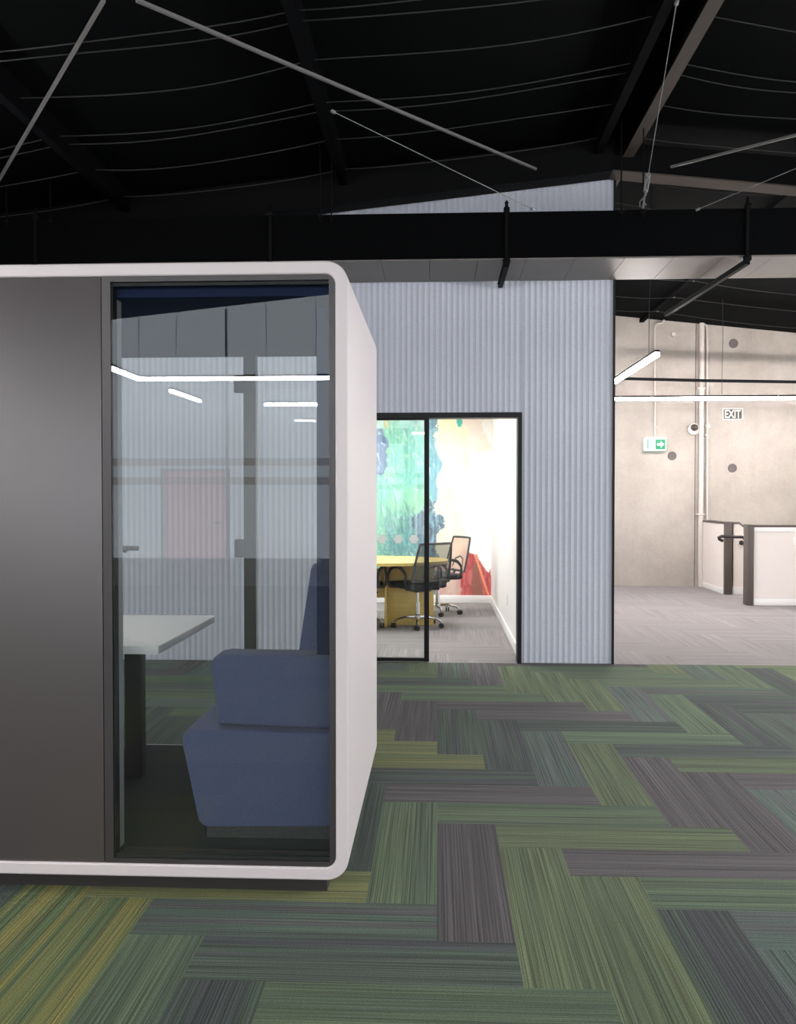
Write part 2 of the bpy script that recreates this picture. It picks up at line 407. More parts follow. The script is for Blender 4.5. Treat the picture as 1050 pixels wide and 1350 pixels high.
# brackets and rails across the bulkhead
for i, (px, far, lab) in enumerate(((48, 0, 'leftmost black hanger rail clamped over the bulkhead'), (357, 0, 'black hanger rail clamped over the bulkhead above the booth window'),
                     (668, 0, 'black hanger rail clamped over the bulkhead left of the doorway jamb'), (985, 1, 'long black hanger rail running under the bulkhead to the concrete wall'))):
    x = at(px, 343, Y=YF).x
    t = thing('hanger_rail', (x, YF - .02, ZS), lab, 'rail', 'hanger rails clamped over the bulkhead')
    MB().box((-.012, 0, -.01), (.012, .018, ZT - ZS + .02)).build('upright', M['steel_black'], t)
    MB().box((-.022, -.012, ZT - ZS - .01), (.022, .03, ZT - ZS + .03), .004).lathe([(.0, .03), (.014, .035), (.010, .06), (.018, .065), (.0, .09)], (0, .01, ZT - ZS)).build('top_clamp', M['steel_black'], t)
    MB().box((-.026, -.014, -.035), (.026, .03, .005), .004).tube([(-.03, .005, -.015), (.03, .005, -.015)], .008).build('lower_clamp', M['steel_black'], t)
    end = at(878, 416, Z=ZS - .05).y if far else YW - .02
    ex_ = at(878, 416, Z=ZS - .05).x - x if far else 0
    b = MB().bar((0, 0, -.046), (ex_, end - YF, -.046), .036, .032).bar((0, 0, -.031), (ex_, end - YF, -.031), .052, .006)
    o = b.build('rail', M['steel_black'], t)
# thin vertical droppers from the roof to the bulkhead
for px, lab in ((7, 'thin black dropper rod at the left picture edge'), (65, 'thin black dropper rod above the left of the booth'), (422, 'thin black dropper rod above the booth corner'), (437, 'thin black dropper rod just right of the booth corner'),
                (820, 'thin black dropper rod left of the bright cable'), (849, 'thin black dropper rod behind the turnbuckle')):
    p = at(px, 290, Y=YF - .03)
    o = MB().tube([(p.x, YF - .012, ZT - .06), (p.x, YF - .012, roof_z(p.x) + .03)], .0055, 8).tube([(p.x - .02, YF - .012, ZT - .02), (p.x + .02, YF - .012, ZT - .02)], .008, 8).build('dropper_rod', M['steel_black'])
    tag(o, lab, 'rod', 'dropper rods over the bulkhead')
# stay cables
def stay(p, q, lab, r=.0028, turn=False):
    p = Vector(p); q = Vector(q); d = (p - q).normalized()
    t = thing('stay_cable', q, lab, 'cable', 'thin bright stay cables')
    MB().tube([p - q, (0, 0, 0)], r, 8).build('cable', M['cable'], t)
    MB().tube([(0, 0, 0), d * .03], .010, 8).build('end_fitting', M['cable'], t)
    MB().tube([p - q - d * .03, p - q], .012, 8).build('end_fitting', M['cable'], t)
    if turn:
        x = Vector((1, 0, 0))
        b = MB()
        for s in (-1, 1): b.tube([d * .20 + x * s * .012, d * .36 + x * s * .012], .006, 8)
        b.tube([d * .19, d * .215], .018, 10).tube([d * .345, d * .37], .018, 10).tube([d * .03, d * .20], .006, 8)
        b.tube([d * .03 + x * .02, d * .10 - x * .012, d * .16 + x * .012], .004, 6).tube([d * .02 - x * .025, d * .07 - x * .03, d * .13 - x * .004], .004, 6)
        b.build('turnbuckle', M['cable'], t)
q = at(848, 274, Y=YF - .01); p = at(893, 0, Z=roof_z(1.4) - .13)
stay(p, q, 'bright stay cable with a turnbuckle running up from the bulkhead near the ridge', turn=True)
p = at(437, 146, Z=roof_z(-.78) - .14); q = at(705, 277, Y=YF - .01); stay(p, q, 'thin stay cable slanting down over the top of the blue wall')
q = at(918, 277, Y=YF - .01); p = at(1050, 222, Y=YF - .45); stay(q + (p - q) * 1.5, q, 'thin stay cable slanting down at the right end of the bulkhead', .0022)

# ------------------------------------------------------------------ blue acoustic wall, corrugated
def corrugated(name, x0, x1, z0, z1, y, pitch=.0485, depth=.006, ztop=None):
    bm = bmesh.new(); n = int(round((x1 - x0) / pitch * 4)); cols = []
    for k in range(n + 1):
        x = x0 + (x1 - x0) * k / n; ph = ((x - x0) / pitch) % 1.0
        dy = depth * (0, .35, 1, .35)[int(round(ph * 4)) % 4]
        zt = ztop(x) if ztop else z1
        cols.append((bm.verts.new((x, y - dy, z0)), bm.verts.new((x, y - dy, zt)), bm.verts.new((x, y + .12, z0)), bm.verts.new((x, y + .12, zt))))
    for a, b in zip(cols, cols[1:]):
        bm.faces.new((a[0], b[0], b[1], a[1])); bm.faces.new((b[2], a[2], a[3], b[3])); bm.faces.new((a[1], b[1], b[3], a[3])); bm.faces.new((b[0], a[0], a[2], b[2]))
    bm.faces.new((cols[0][0], cols[0][1], cols[0][3], cols[0][2])); bm.faces.new((cols[-1][1], cols[-1][0], cols[-1][2], cols[-1][3]))
    bmesh.ops.recalc_face_normals(bm, faces=bm.faces)
    me = bpy.data.meshes.new(name); bm.to_mesh(me); bm.free(); me.materials.append(M['felt'])
    o = bpy.data.objects.new(name, me); C.objects.link(o); return structure(o)
XJ = at(688, 700, Y=YW).x         # right jamb outer
XD = -.86                         # left of the opening
ZD = at(600, 544, Y=YW).z
zt = lambda x: roof_z(x) + .05
corrugated('wall_front', XJ, XE - .012, .004, 0, YW, ztop=zt)
corrugated('wall_front', XD, XJ, ZD, 0, YW, ztop=zt)
corrugated('wall_front', XL, XD, .004, 0, YW, ztop=zt)
structure(MB().box((XE - .012, YW - .02, .002), (XE + .006, YW + .14, zt(XE) - .01)).build('trim_1', M['black']))
# body of the meeting room box
structure(MB().box((XM, YW + .12, 0), (XE, 12.0, 3.2)).build('wall_right_inner', M['white']))
structure(MB().box((-4.3, 11.52, 0), (XM, 11.7, 2.62)).build('wall_back_inner', M['white']))
structure(MB().box((-4.3, YW + .12, 0), (-4.2, 11.52, 2.62)).build('wall_left_inner', M['white']))
structure(MB().box((-4.3, YW + .12, 2.62), (XM, 11.7, 2.74)).build('ceiling', M['white']))
structure(MB().box((-4.2, 11.505, 0), (XM, 11.52, .10), .003).build('baseboard_back', M['skirting']))
structure(MB().box((XM - .014, YW + .14, 0), (XM, 11.505, .10), .003).build('baseboard_right', M['skirting']))

# mural: painted grid on the inner back wall
def mural():
    x0, x1, z0, z1 = -2.6, at(649, 760, Y=11.5).x, .10, 2.60
    nx, nz = 300, 260
    def cr(r, g, b): return srgb(r, g, b)
    def fb(x, z, s, o=0): return noise.fractal(Vector((x * s + o, z * s, o * 1.7)), .8, 2.1, 5)
    def streak(x, z, o): return noise.fractal(Vector((x * 26 + o, z * 3.2 + noise.noise(Vector((x * 3, z * 3, o))) * 3, o)), .7, 2.2, 4)
    def px2x(px): return at(px, 660, Y=11.5).x
    def mix(a, b, t): t = max(0, min(1, t)); return tuple(p * (1 - t) + q * t for p, q in zip(a, b))
    def poly(pts, px, py):
        c = False; j = len(pts) - 1
        for i in range(len(pts)):
            xi, yi = pts[i]; xj, yj = pts[j]
            if (yi > py) != (yj > py) and px < (xj - xi) * (py - yi) / (yj - yi) + xi: c = not c
            j = i
        return c
    sx = (px2x(649) - px2x(497)) / (649 - 497); xo = px2x(497)
    za = at(570, 549, Y=11.5).z; zb = at(570, 785, Y=11.5).z; sz = (zb - za) / (785 - 549)
    bm = bmesh.new(); cl = bm.loops.layers.float_color.new('paint'); g = []
    for j in range(nz + 1):
        g.append([bm.verts.new((x0 + (x1 - x0) * i / nx, 0, z0 + (z1 - z0) * j / nz)) for i in range(nx + 1)])
    edge = [(549, 576), (558, 578), (566, 580), (574, 573), (580, 575), (590, 579), (600, 578), (620, 581), (640, 578), (655, 575), (664, 573), (676, 578), (690, 583), (705, 580), (720, 578), (790, 577)]
    def edge_at(py):
        for (a, xa), (b, xb) in zip(edge, edge[1:]):
            if a <= py <= b: return xa + (xb - xa) * (py - a) / (b - a)
        return 577
    red = [(609, 790), (609, 742), (607, 724), (612, 719), (616, 727), (630, 732), (636, 744), (643, 755), (646, 750), (647, 762), (650, 775), (650, 790)]
    def colour(x, z):
        px = 497 + (x - xo) / sx; py = 549 + (z - za) / sz
        w1 = fb(x, z, 6, 1) * 6; w2 = fb(x, z, 6, 7) * 6; s = streak(x, z, 3); s2 = streak(x * 1.3 + z * .4, z * 1.6, 11)
        qx, qy = px + w1, py + w2
        if qx < edge_at(qy):
            c = mix(cr(116, 200, 186), cr(138, 214, 170), .5 + fb(x, z, 2.2, 2) * 1.6)
            c = mix(c, cr(188, 226, 222), (574 - qy) / 18 + fb(x, z, 4, 4) * 1.2)
            c = mix(c, cr(168, 222, 190), max(0, .9 - abs(qy - 625) / 26) * max(0, 1 - abs(qx - 512) / 22) * (.6 + s))
            if qx > 558: c = mix(c, cr(122, 182, 206), min(.85, (qx - 558) / 9))
            k = max(0, min(1, (qy - 664 - 9 * math.sin(qx * .22)) / 16))
            c = mix(c, cr(92, 140, 158), k * max(0, min(1, .6 + .9 * s2)))
            if k > .3 and qx < 507: c = mix(c, cr(128, 204, 168), .7)
            if (qx - 500) ** 2 / 150 + (qy - 597) ** 2 / 900 < 1: c = mix(cr(104, 128, 168), cr(128, 152, 188), .5 + s)
            if (qx - 507) ** 2 / 14 + (qy - 556) ** 2 / 110 < 1: c = cr(196, 190, 112)
            if qx > 553 + 8 * math.sin(qy * .07) and qy > 660: c = mix(cr(98, 112, 130), cr(120, 172, 192), .35 + s * .9)
            if qy < 566 and qx > 563: c = cr(112, 166, 190)
            if qx < 485: c = mix(c, cr(176, 112, 100), .5 + fb(x, z, 2, 9))
            c = mix(c, cr(206, 240, 236), max(0, s2 - .28) * 1.6)
            g_ = sum(c) / 3; return tuple((g_ * .18 + v * .82) * (1 + .28 * s) * .9 for v in c)
        if poly(red, px + w1 * .4, py + w2 * .4):
            c = mix(cr(188, 100, 98), cr(158, 66, 70), .5 + s)
            if abs(px - 628 - (py - 750) * .05) < 4 + (py - 745) * .10 and py > 742: c = mix(cr(128, 92, 78), c, .2 + s * .5)
            if abs(px - 630 - (py - 740) * .33) < 1.4: c = cr(222, 138, 104)
            return tuple(v * 1.2 for v in c)
        if (px - 606) ** 2 / 16 + (py - 556) ** 2 / 40 < 1 + w1 * .1: return cr(90, 190, 178)
        if px < 609 and py > 742: return mix(cr(214, 190, 176), cr(205, 156, 150), .5 + w1 * .15)
        e2 = 612 + 8 * math.sin(py * .045) + w1
        if px < e2: return mix(cr(240, 236, 200), cr(243, 238, 214), .5 + fb(x, z, 5, 5))
        if qy < 596 and px < e2 + 24 + w2: return cr(243, 230, 218)
        return cr(250, 247, 243)
    col = [[colour(x0 + (x1 - x0) * i / nx, z0 + (z1 - z0) * j / nz) for i in range(nx + 1)] for j in range(nz + 1)]
    for j in range(nz):
        for i in range(nx):
            f = bm.faces.new((g[j][i], g[j][i + 1], g[j + 1][i + 1], g[j + 1][i]))
            for l, (jj, ii) in zip(f.loops, ((j, i), (j, i + 1), (j + 1, i + 1), (j + 1, i))): l[cl] = (*col[jj][ii], 1)
    me = bpy.data.meshes.new('mural'); bm.to_mesh(me); bm.free()
    m, N, L, b = nt('mural paint'); a = N.new('ShaderNodeAttribute'); a.attribute_name = 'paint'
    L.new(a.outputs['Color'], b.inputs['Base Color']); b.inputs['Roughness'].default_value = .6
    me.materials.append(m)
    o = bpy.data.objects.new('mural', me); C.objects.link(o); o.location = (0, 11.515, 0)
    tag(o, 'large abstract mural in teal, cream and red on the meeting room back wall', 'mural')
mural()
# ceiling light panels of the meeting room
for i, (x, y) in enumerate(((-.5, 8.7), (-.5, 10.3), (-2.3, 8.7), (-2.3, 10.3))):
    t = thing('ceiling_light', (x, y, 2.60), 'square lit ceiling panel of the meeting room, %s' % ('near right', 'far right', 'near left', 'far left')[i], 'light', 'meeting room ceiling panels')
    MB().box((-.62, -.32, 0), (.62, .32, .02)).build('frame', M['skirting'], t)
    MB().box((-.59, -.29, -.006), (.59, .29, 0)).build('diffuser', M['panel'], t)
# socket
p = at(669, 790, X=XM)
o = MB().box((XM - .008, p.y - .035, p.z - .06), (XM, p.y + .035, p.z + .06), .003)
o = o.build('power_socket', M['skirting']); tag(o, 'small white power socket on the meeting room right wall', 'socket')

# ------------------------------------------------------------------ glazed partition with doorway
t = thing('glass_partition', ((XD + XJ) / 2, YW, 0), 'black framed glass partition with open doorway set in the blue wall', 'glass partition')
cx = (XD + XJ) / 2
XMu0, XMu1 = at(559.5, 700, Y=YW).x - cx, at(566, 700, Y=YW).x - cx
l, r = XD - cx, XJ - cx
MB().box((l, -.02, ZD - .045), (r, .12, ZD)).build('head_frame', M['black'], t)
MB().box((r - .034, -.02, 0), (r, .12, ZD - .045)).build('jamb', M['black'], t)
MB().box((l, -.02, 0), (l + .035, .12, ZD - .045)).build('jamb', M['black'], t)
d = MB().box((l + .035, .01, .012), (l + .055, .05, ZD - .045)).box((XMu0, .0, .008), (XMu1, .05, ZD - .045)).box((l + .055, .01, .008), (XMu0, .05, .034)).box((l + .055, .01, ZD - .06), (XMu0, .05, ZD - .045))
d.build('fixed_frame', M['black'], t)
gp = MB().box((l + .05, .026, .03), (XMu0 + .005, .034, ZD - .055)).build('glass_pane', M['clear'], t)
z = at(525, 711, Y=YW).z; dx = at(525, 711, Y=YW).x - at(504, 711, Y=YW).x; x0 = at(546, 711, Y=YW).x - cx
for k in range(6):
    rr = .042
    hx = MB(); hx.bm.faces.new([hx.bm.verts.new((x0 - dx * k + rr * math.cos(PI / 3 * q), .0245, z + rr * math.sin(PI / 3 * q))) for q in range(6)]); hx.build('hexagon_decal', M['decal'], gp)
# ------------------------------------------------------------------ meeting room furniture
TZ = .722
t = thing('conference_table', (-1.06, 9.5, 0), 'oval maple conference table with slab base in the glazed meeting room', 'table')
MB().prism([(1.18 * math.copysign(abs(math.cos(a)) ** .85, math.cos(a)), .60 * math.copysign(abs(math.sin(a)) ** .85, math.sin(a))) for a in [2 * PI * k / 64 for k in range(64)]], 'Z', TZ - .032, TZ, .004).build('tabletop', M['maple'], t)
for sg in (-1, 1):
    MB().box((sg * .62 - (.22 if sg < 0 else .12), -.012, 0), (sg * .62 + (.12 if sg < 0 else .40), .012, TZ - .032), .002).build('base_panel', M['maple'], t)
    MB().box((sg * .50 - .012, -.18, 0), (sg * .50 + .012, .22, TZ - .032), .002).build('cross_panel', M['maple'], t)
MB().box((-.49, -.012, .3), (.49, .012, TZ - .1)).build('stretcher', M['maple'], t)

def smooth(P, r, n=4):
    P = [Vector(p) for p in P]; out, rs = [], []
    for i in range(len(P) - 1):
        p0, p1, p2, p3 = P[max(i - 1, 0)], P[i], P[i + 1], P[min(i + 2, len(P) - 1)]
        for k in range(n):
            t = k / n
            out.append(.5 * ((2 * p1) + (p2 - p0) * t + (2 * p0 - 5 * p1 + 4 * p2 - p3) * t * t + (3 * p1 - p0 - 3 * p2 + p3) * t ** 3)); rs.append(r[i] * (1 - t) + r[i + 1] * t)
    out.append(P[-1]); rs.append(r[-1]); return out, rs
def make_chair(loc, rz, label, meshmat):
    t = thing('office_chair', loc, label, 'chair', 'mesh back office chairs', rz)
    # local: chair faces +Y
    b = MB().box((-.24, -.22, .43), (.24, .24, .495), .028, 3); b.build('seat', M['chairfab'], t)
    MB().box((-.10, -.12, .39), (.10, .10, .432), .01).tube([(.08, 0, .40), (.24, -.02, .395)], .007, 6).build('mechanism', M['chairframe'], t)
    def bp(u, v):   # backrest surface
        w = .235 - .035 * v + .01 * math.sin(v * PI)
        return Vector((u * w, -.235 - .10 * v - .035 * (1 - u * u) , .52 + .40 * v))
    path = [bp(-1, v / 8) for v in range(0, 9)] + [bp(-1 + k / 5, 1) for k in range(1, 10)] + [bp(1, 1 - v / 8) for v in range(0, 9)] + [bp(1 - k / 5, 0) for k in range(1, 10)]
    path.append(path[0]); MB().tube(path, .013, 8, cap=False).build('back_frame', M['chairframe'], t)
    bm = MB(); g = [[bm.bm.verts.new(bp(-1 + i / 6, j / 8)) for i in range(13)] for j in range(9)]
    for j in range(8):
        for i in range(12): bm.bm.faces.new((g[j][i], g[j][i + 1], g[j + 1][i + 1], g[j + 1][i]))
    bm.build('back_mesh', meshmat, t)
    MB().tube([(-.12, -.275, .56), (-.09, -.30, .66), (0, -.315, .69), (.09, -.30, .66), (.12, -.275, .56)], .010, 8).build('lumbar_support', M['chairframe'], t)
    for s in (-1, 1): MB().tube([(s * .10, -.10, .43), (s * .10, -.24, .43), (s * .09, -.285, .50), (s * .09, -.27, .54)], .016, 8).build('back_bracket', M['chairframe'], t)
    for s in (-1, 1):
        x = s * .275
        MB().tube(*smooth([(s * .22, .10, .44), (x, .12, .45), (x + s * .01, .15, .52), (x + s * .01, .12, .62), (x + s * .01, .02, .665), (x + s * .01, -.10, .655), (x, -.17, .58), (x, -.16, .50), (s * .22, -.14, .44)], [.013, .013, .014, .016, .019, .018, .014, .013, .013]), 8).build('armrest', M['chairframe'], t)
    MB().tube([(0, 0, .12), (0, 0, .27)], .025, 12).tube([(0, 0, .27), (0, 0, .40)], .014, 12).build('gas_lift', M['chrome'], t)
    bs = MB().lathe([(.03, .075), (.042, .09), (.042, .13), (.03, .14)], n=16)
    for k in range(5):
        a = 2 * PI * k / 5 + .3; c, s = math.cos(a), math.sin(a)
        bs.tube([(c * .02, s * .02, .11), (c * .13, s * .13, .115), (c * .22, s * .22, .095), (c * .27, s * .27, .065)], [.016, .015, .012, .011], 8)
    bs.build('star_base', M['chrome'], t)
    for k in range(5):
        a = 2 * PI * k / 5 + .3; c, s = math.cos(a), math.sin(a)
        w = MB()
        for o in (-1, 1):
            w.lathe([(.012, -.009), (.027, -.009), (.027, .009), (.012, .009)], (o * .014, 0, 0), 'X', 14)
        w.xform(Matrix.Translation((c * .27, s * .27, .028)) @ Matrix.Rotation(a + k * 1.3, 4, 'Z')).build('caster', M['rubber'], t)
    return t
p = at(551, 826.5, Z=0); make_chair(p, math.radians(36), 'grey mesh office chair seen from behind beside the black mullion', M['meshgrey'])
p = at(577, 809.5, Z=0); make_chair(p, math.radians(118), 'tan backed office chair facing left, furthest right at the table', M['meshtan'])
make_chair((-.86, 9.22, 0), math.radians(-10), 'black office chair mostly hidden behind the booth, left of the grey one', M['meshgrey'])

# ------------------------------------------------------------------ far right: concrete wall and services
structure(MB().box((1.2, YC, 0), (XR + .1, YC + .25, 4.6)).build('wall_far', M['concrete']))
RY0, RY1, RZ0, RZ1 = .8, 7.0, .35, 3.2
b = MB().box((XR, YB, 0), (XR + .15, YST, roof_z(XR) + .1 + UP)).box((XR, YST, 0), (XR + .15, RY0, roof_z(XR) + .1)).box((XR, RY1, 0), (XR + .15, YC, roof_z(XR) + .1)).box((XR, RY0, 0), (XR + .15, RY1, RZ0)).box((XR, RY0, RZ1), (XR + .15, RY1, roof_z(XR) + .1))
structure(b.build('wall_right', M['white']))
b = MB()
for k in range(6): y = RY0 + (RY1 - RY0) * k / 5; b.box((XR + .02, y - .03, RZ0), (XR + .1, y + .03, RZ1))
for z in (RZ0 + .03, RZ1 - .03): b.box((XR + .02, RY0, z - .03), (XR + .1, RY1, z + .03))
structure(b.build('added_window', M['black']))  # unseen window added to frame the side lamp
l = bpy.data.lights.new('unseen_area_light', 'AREA'); l.shape = 'RECTANGLE'; l.size = RZ1 - RZ0; l.size_y = RY1 - RY0; l.energy = SIDE_FILL; l.color = (.97, .98, 1)  # added area lamp out of view, brightens blue wall and booth side
o = bpy.data.objects.new('unseen_area_light', l); C.objects.link(o); o.location = (XR + .14, (RY0 + RY1) / 2, (RZ0 + RZ1) / 2); o.rotation_euler = (0, PI / 2, 0)
sx_ = at(917, 600, Y=YC).x
structure(MB().box((sx_ - .006, YC - .002, 0), (sx_ + .006, YC + .01, 4.3)).build('trim_2', M['plug']))
def wp(px, py, off=0.): return at(px, py, Y=YC - off)
def disc(px, py, r, lab, m='plug', name='wall_plug', cat='plug', dep=.015, grp='round dark plugs in the concrete wall'):
    p = wp(px, py); rr = r * YC / F
    o = MB().lathe([(rr, 0), (rr, -dep * .7), (rr * .92, -dep), (rr * .3, -dep * .8)], p, 'Y', 28).build(name, M[m]); tag(o, lab, cat, grp); return o
disc(967.5, 453, 5.8, 'dark round plug in the concrete above the EXIT sign')
disc(966, 617, 5.6, 'dark round plug in the concrete below the EXIT sign')
disc(886.5, 601, 5.6, 'dark round plug just below the lit green exit sign')
# downpipe
t = thing('downpipe', at(925, 773, Z=0), 'thick cream downpipe standing against the concrete wall beside the stair wall', 'pipe')
P0 = at(924.3, 773, Z=0); yb = YC - .06; P0.x = at(924.3, 700, Y=yb).x
zt_ = at(925, 427, Y=yb).z
MB().tube([(P0.x, yb, 0), (P0.x, yb, zt_ + .12)], .037, 20).build('pipe', M['paint_pipe'], t, local='world')
for py in (512, 678):
    z = at(925, py, Y=yb).z
    MB().box((P0.x - .07, yb - .045, z - .015), (P0.x + .05, YC - .002, z + .015), .006).build('bracket', M['paint_pipe'], t, local='world')
def conduit(pts, r, lab, name='conduit', off=.04):
    P = []
    for px, py in pts: P.append(wp(px, py, off))
    o = MB().tube(P, r, 12).build(name, M['paint_pipe']); tag(o, lab, 'pipe', 'cream conduits on the concrete wall'); return o
conduit([(933, 686), (933, 560), (933, 436), (932.5, 431), (930, 428), (928.5, 427)], .014, 'cream conduit with an elbow right of the thick downpipe')
conduit([(864, 578), (864, 500), (864, 432), (865, 428.5), (868, 426.5), (872, 426), (875, 424), (876, 421), (876, 417)], .013, 'cream conduit running down to the lit green exit sign')
# siren with dome and small fittings
t = thing('alarm_siren', wp(914, 566), 'round cream alarm siren with metal dome left of the downpipe', 'siren'); q = wp(914, 566)
MB().lathe([(.085, 0), (.095, -.04), (.088, -.06), (.05, -.065)], (0, 0, 0), 'Y', 28).build('disc', M['paint_pipe'], t)
MB().lathe([(.05, -.06), (.055, -.09), (.045, -.13), (.02, -.15)], (0, 0, .02), 'Y', 24).build('dome', M['brushed'], t)
MB().lathe([(.02, -.06), (.022, -.10), (.01, -.115)], (.04, 0, .035), 'Y', 14).build('strobe', M['chrome'], t)
disc(932.5, 562, 3.2, 'small cream junction box on the thin conduit', 'paint_pipe', 'junction_box', 'junction box', .09, 'round fittings on the concrete wall')
disc(887.5, 441.5, 3.0, 'small round metal fitting high on the concrete wall', 'paint_pipe', 'round_fitting', 'fitting', .06, 'round fittings on the concrete wall')
disc(867, 563, 1.3, 'tiny cream stud beside the green sign conduit', 'paint_pipe', 'wall_stud', 'stud', .03, 'tiny studs on the concrete wall')
disc(929.5, 574, 1.2, 'tiny cream stud beside the thick downpipe', 'paint_pipe', 'wall_stud', 'stud', .09, 'tiny studs on the concrete wall')
# EXIT sign
def rect_at(x0, y0, x1, y1, Y): a = at(x0, y0, Y=Y); b = at(x1, y1, Y=Y); return a.x, b.x, b.z, a.z
x0, x1, z0, z1 = rect_at(953, 538, 980, 553.5, YC - .02)
t = thing('exit_sign', ((x0 + x1) / 2, YC, z0), 'dark EXIT sign with pale border on the concrete wall', 'sign')
w = (x1 - x0) / 2; h = z1 - z0
MB().box((-w, -.02, 0), (w, 0, h)).build('border', M['signink'], t)
MB().box((-w + .018, -.024, .018), (w - .018, -.02, h - .018)).build('board', M['signdark'], t)
tc = bpy.data.curves.new('lettering', 'FONT'); tc.body = 'EXIT'; tc.size = h * 1.0; tc.align_x = 'CENTER'; tc.align_y = 'CENTER'; tc.extrude = .002; tc.offset = .004
to = bpy.data.objects.new('lettering', tc); C.objects.link(to)
dg = bpy.context.evaluated_depsgraph_get(); me = bpy.data.meshes.new_from_object(to.evaluated_get(dg)); bpy.data.objects.remove(to)
xs_ = [v.co.x for v in me.vertices]; ys_ = [v.co.y for v in me.vertices]
fx = (2 * w - .07) / (max(xs_) - min(xs_)); fy = (h - .06) / (max(ys_) - min(ys_)); mxx = (max(xs_) + min(xs_)) / 2; myy = (max(ys_) + min(ys_)) / 2
for v in me.vertices: v.co = ((v.co.x - mxx) * fx, -.026 - v.co.z, (v.co.y - myy) * fy + h / 2)
me.materials.clear(); me.materials.append(M['signink']); lo = bpy.data.objects.new('lettering', me); C.objects.link(lo); lo.parent = t
# lit green exit sign
YG = YC - .10
x0, x1, z0, z1 = rect_at(851, 576.5, 879, 594, YG - .02)
t = thing('lit_exit_sign', ((x0 + x1) / 2, YG, z0), 'lit white and green exit sign with an arrow pointing right, under a conduit', 'sign')
w = (x1 - x0) / 2; h = z1 - z0
MB().box((-w, -.03, 0), (w, .10, h), .006).build('light_box', M['signwhite'], t)
MB().box((-.005, -.034, .02), (w - .02, -.03, h - .035)).build('green_field', M['signgreen'], t)
cxg = w / 2 - .01; czg = h / 2 - .008; u = .055
MB().prism([(cxg - u, czg - .02), (cxg, czg - .02), (cxg, czg - .055), (cxg + u, czg), (cxg, czg + .055), (cxg, czg + .02), (cxg - u, czg + .02)], 'Y', -.037, -.0345).build('arrow', M['signwhite'], t)
MB().box((-w + .035, -.034, .03), (-w + .05, -.03, h - .035)).build('door_mark', M['signgreen'], t)
MB().tube([(-w + .10, -.031, h * .62), (-w + .09, -.031, h * .42), (-w + .105, -.031, h * .22)], .006, 6).tube([(-w + .09, -.031, h * .42), (-w + .12, -.031, h * .30)], .005, 6).lathe([(.004, -.036), (.012, -.034), (.004, -.030)], (-w + .105, 0, h * .74), 'Y', 10).build('running_figure', M['signpale'], t)
# dark track in front of the wall
a = wp(818, 499, 1.0); b_ = wp(1050, 503, 1.0)
o = MB().tube([a, a + (b_ - a) * .5 + Vector((0, 0, -.01)), a + (b_ - a) * ((XR - a.x) / (b_.x - a.x))], .022, 8).build('dark_service_pipe', M['steel_black']); tag(o, 'thin black service pipe crossing level in front of the concrete wall', 'pipe')

# ------------------------------------------------------------------ stair balustrade walls
ZB = 1.045
P1 = at(926, 773, Z=0); P2 = at(955, 783.5, Z=0)
XS = (P1.x + P2.x) / 2
t = thing('stair_wall', (XS, P2.y, 0), 'short white half wall running from the concrete wall to the first dark post', 'half wall', 'stair half walls')
Ls = YC - P2.y
MB().box((0, .0, 0), (.12, Ls, ZB - .03)).build('body', M['balus'], t)
MB().box((-.01, 0, ZB - .03), (.13, Ls, ZB), .003).build('capping', M['cap'], t)
MB().box((-.014, 0, 0), (0, Ls, .08), .003).build('baseboard', M['skirting'], t)
xa, xb = at(954, 784, Y=P2.y).x - XS, at(962, 784, Y=P2.y).x - XS
MB().box((xa, -.06, 0), (xb + .02, .0, ZB), .003).build('end_post', M['cap'], t)
# long stair wall behind, top stepping down with the stair
t = thing('stair_wall', (XS + xb, P2.y, 0), 'white stair side wall seen between the two dark posts', 'half wall', 'stair half walls')
Y2 = P2.y
q1 = at(975, 690, Y=Y2).x - XS - xb; q2 = at(986, 697, Y=Y2).x - XS - xb; zz = at(986, 697, Y=Y2).z
sl = (zz - ZB) / (q2 - q1); ex = 2.2
MB().prism([(.02, 0), (ex, 0), (ex, max(.05, ZB - .03 + sl * (ex - q1) * .5)), (q1, ZB - .03), (.02, ZB - .03)], 'Y', .0, .12).build('body', M['balus'], t)
MB().prism([(.02, ZB - .03), (q1, ZB - .03), (ex, ZB - .03 + sl * (ex - q1)), (ex, ZB + .005 + sl * (ex - q1)), (q1, ZB), (.02, ZB)], 'Y', -.01, .13).build('capping', M['cap'], t)
MB().box((.02, -.014, 0), (ex, 0, .11), .003).build('baseboard', M['skirting'], t)
# front stair wall
P3 = at(993, 798, Z=0); Y3 = P3.y
xc, xd = at(985, 798, Y=Y3).x, at(993, 798, Y=Y3).x
t = thing('stair_wall', (xd, Y3, 0), 'wide white half wall with dark capping at the right picture edge', 'half wall', 'stair half walls')
MB().box((0, 0, 0), (XR - xd - .02, .12, ZB - .03)).build('body', M['balus'], t)
MB().box((0, -.012, ZB - .03), (XR - xd - .02, .132, ZB), .003).build('capping', M['cap'], t)
MB().box((0, -.008, ZB - .09), (XR - xd - .02, 0, ZB - .03), .002).build('top_trim', M['skirting'], t)
MB().box((0, -.014, 0), (XR - xd - .02, 0, .085), .003).build('baseboard', M['skirting'], t)
MB().box((xc - xd, -.03, 0), (0, .14, ZB + .005), .003).build('end_post', M['cap'], t)
p = at(1051, 713, Y=Y3)
o = MB().box((p.x - .05, Y3 - .010, p.z - .05), (p.x + .07, Y3, p.z + .05), .003).build('switch_plate', M['skirting']); tag(o, 'white switch plate on the wide half wall at the right edge', 'switch')
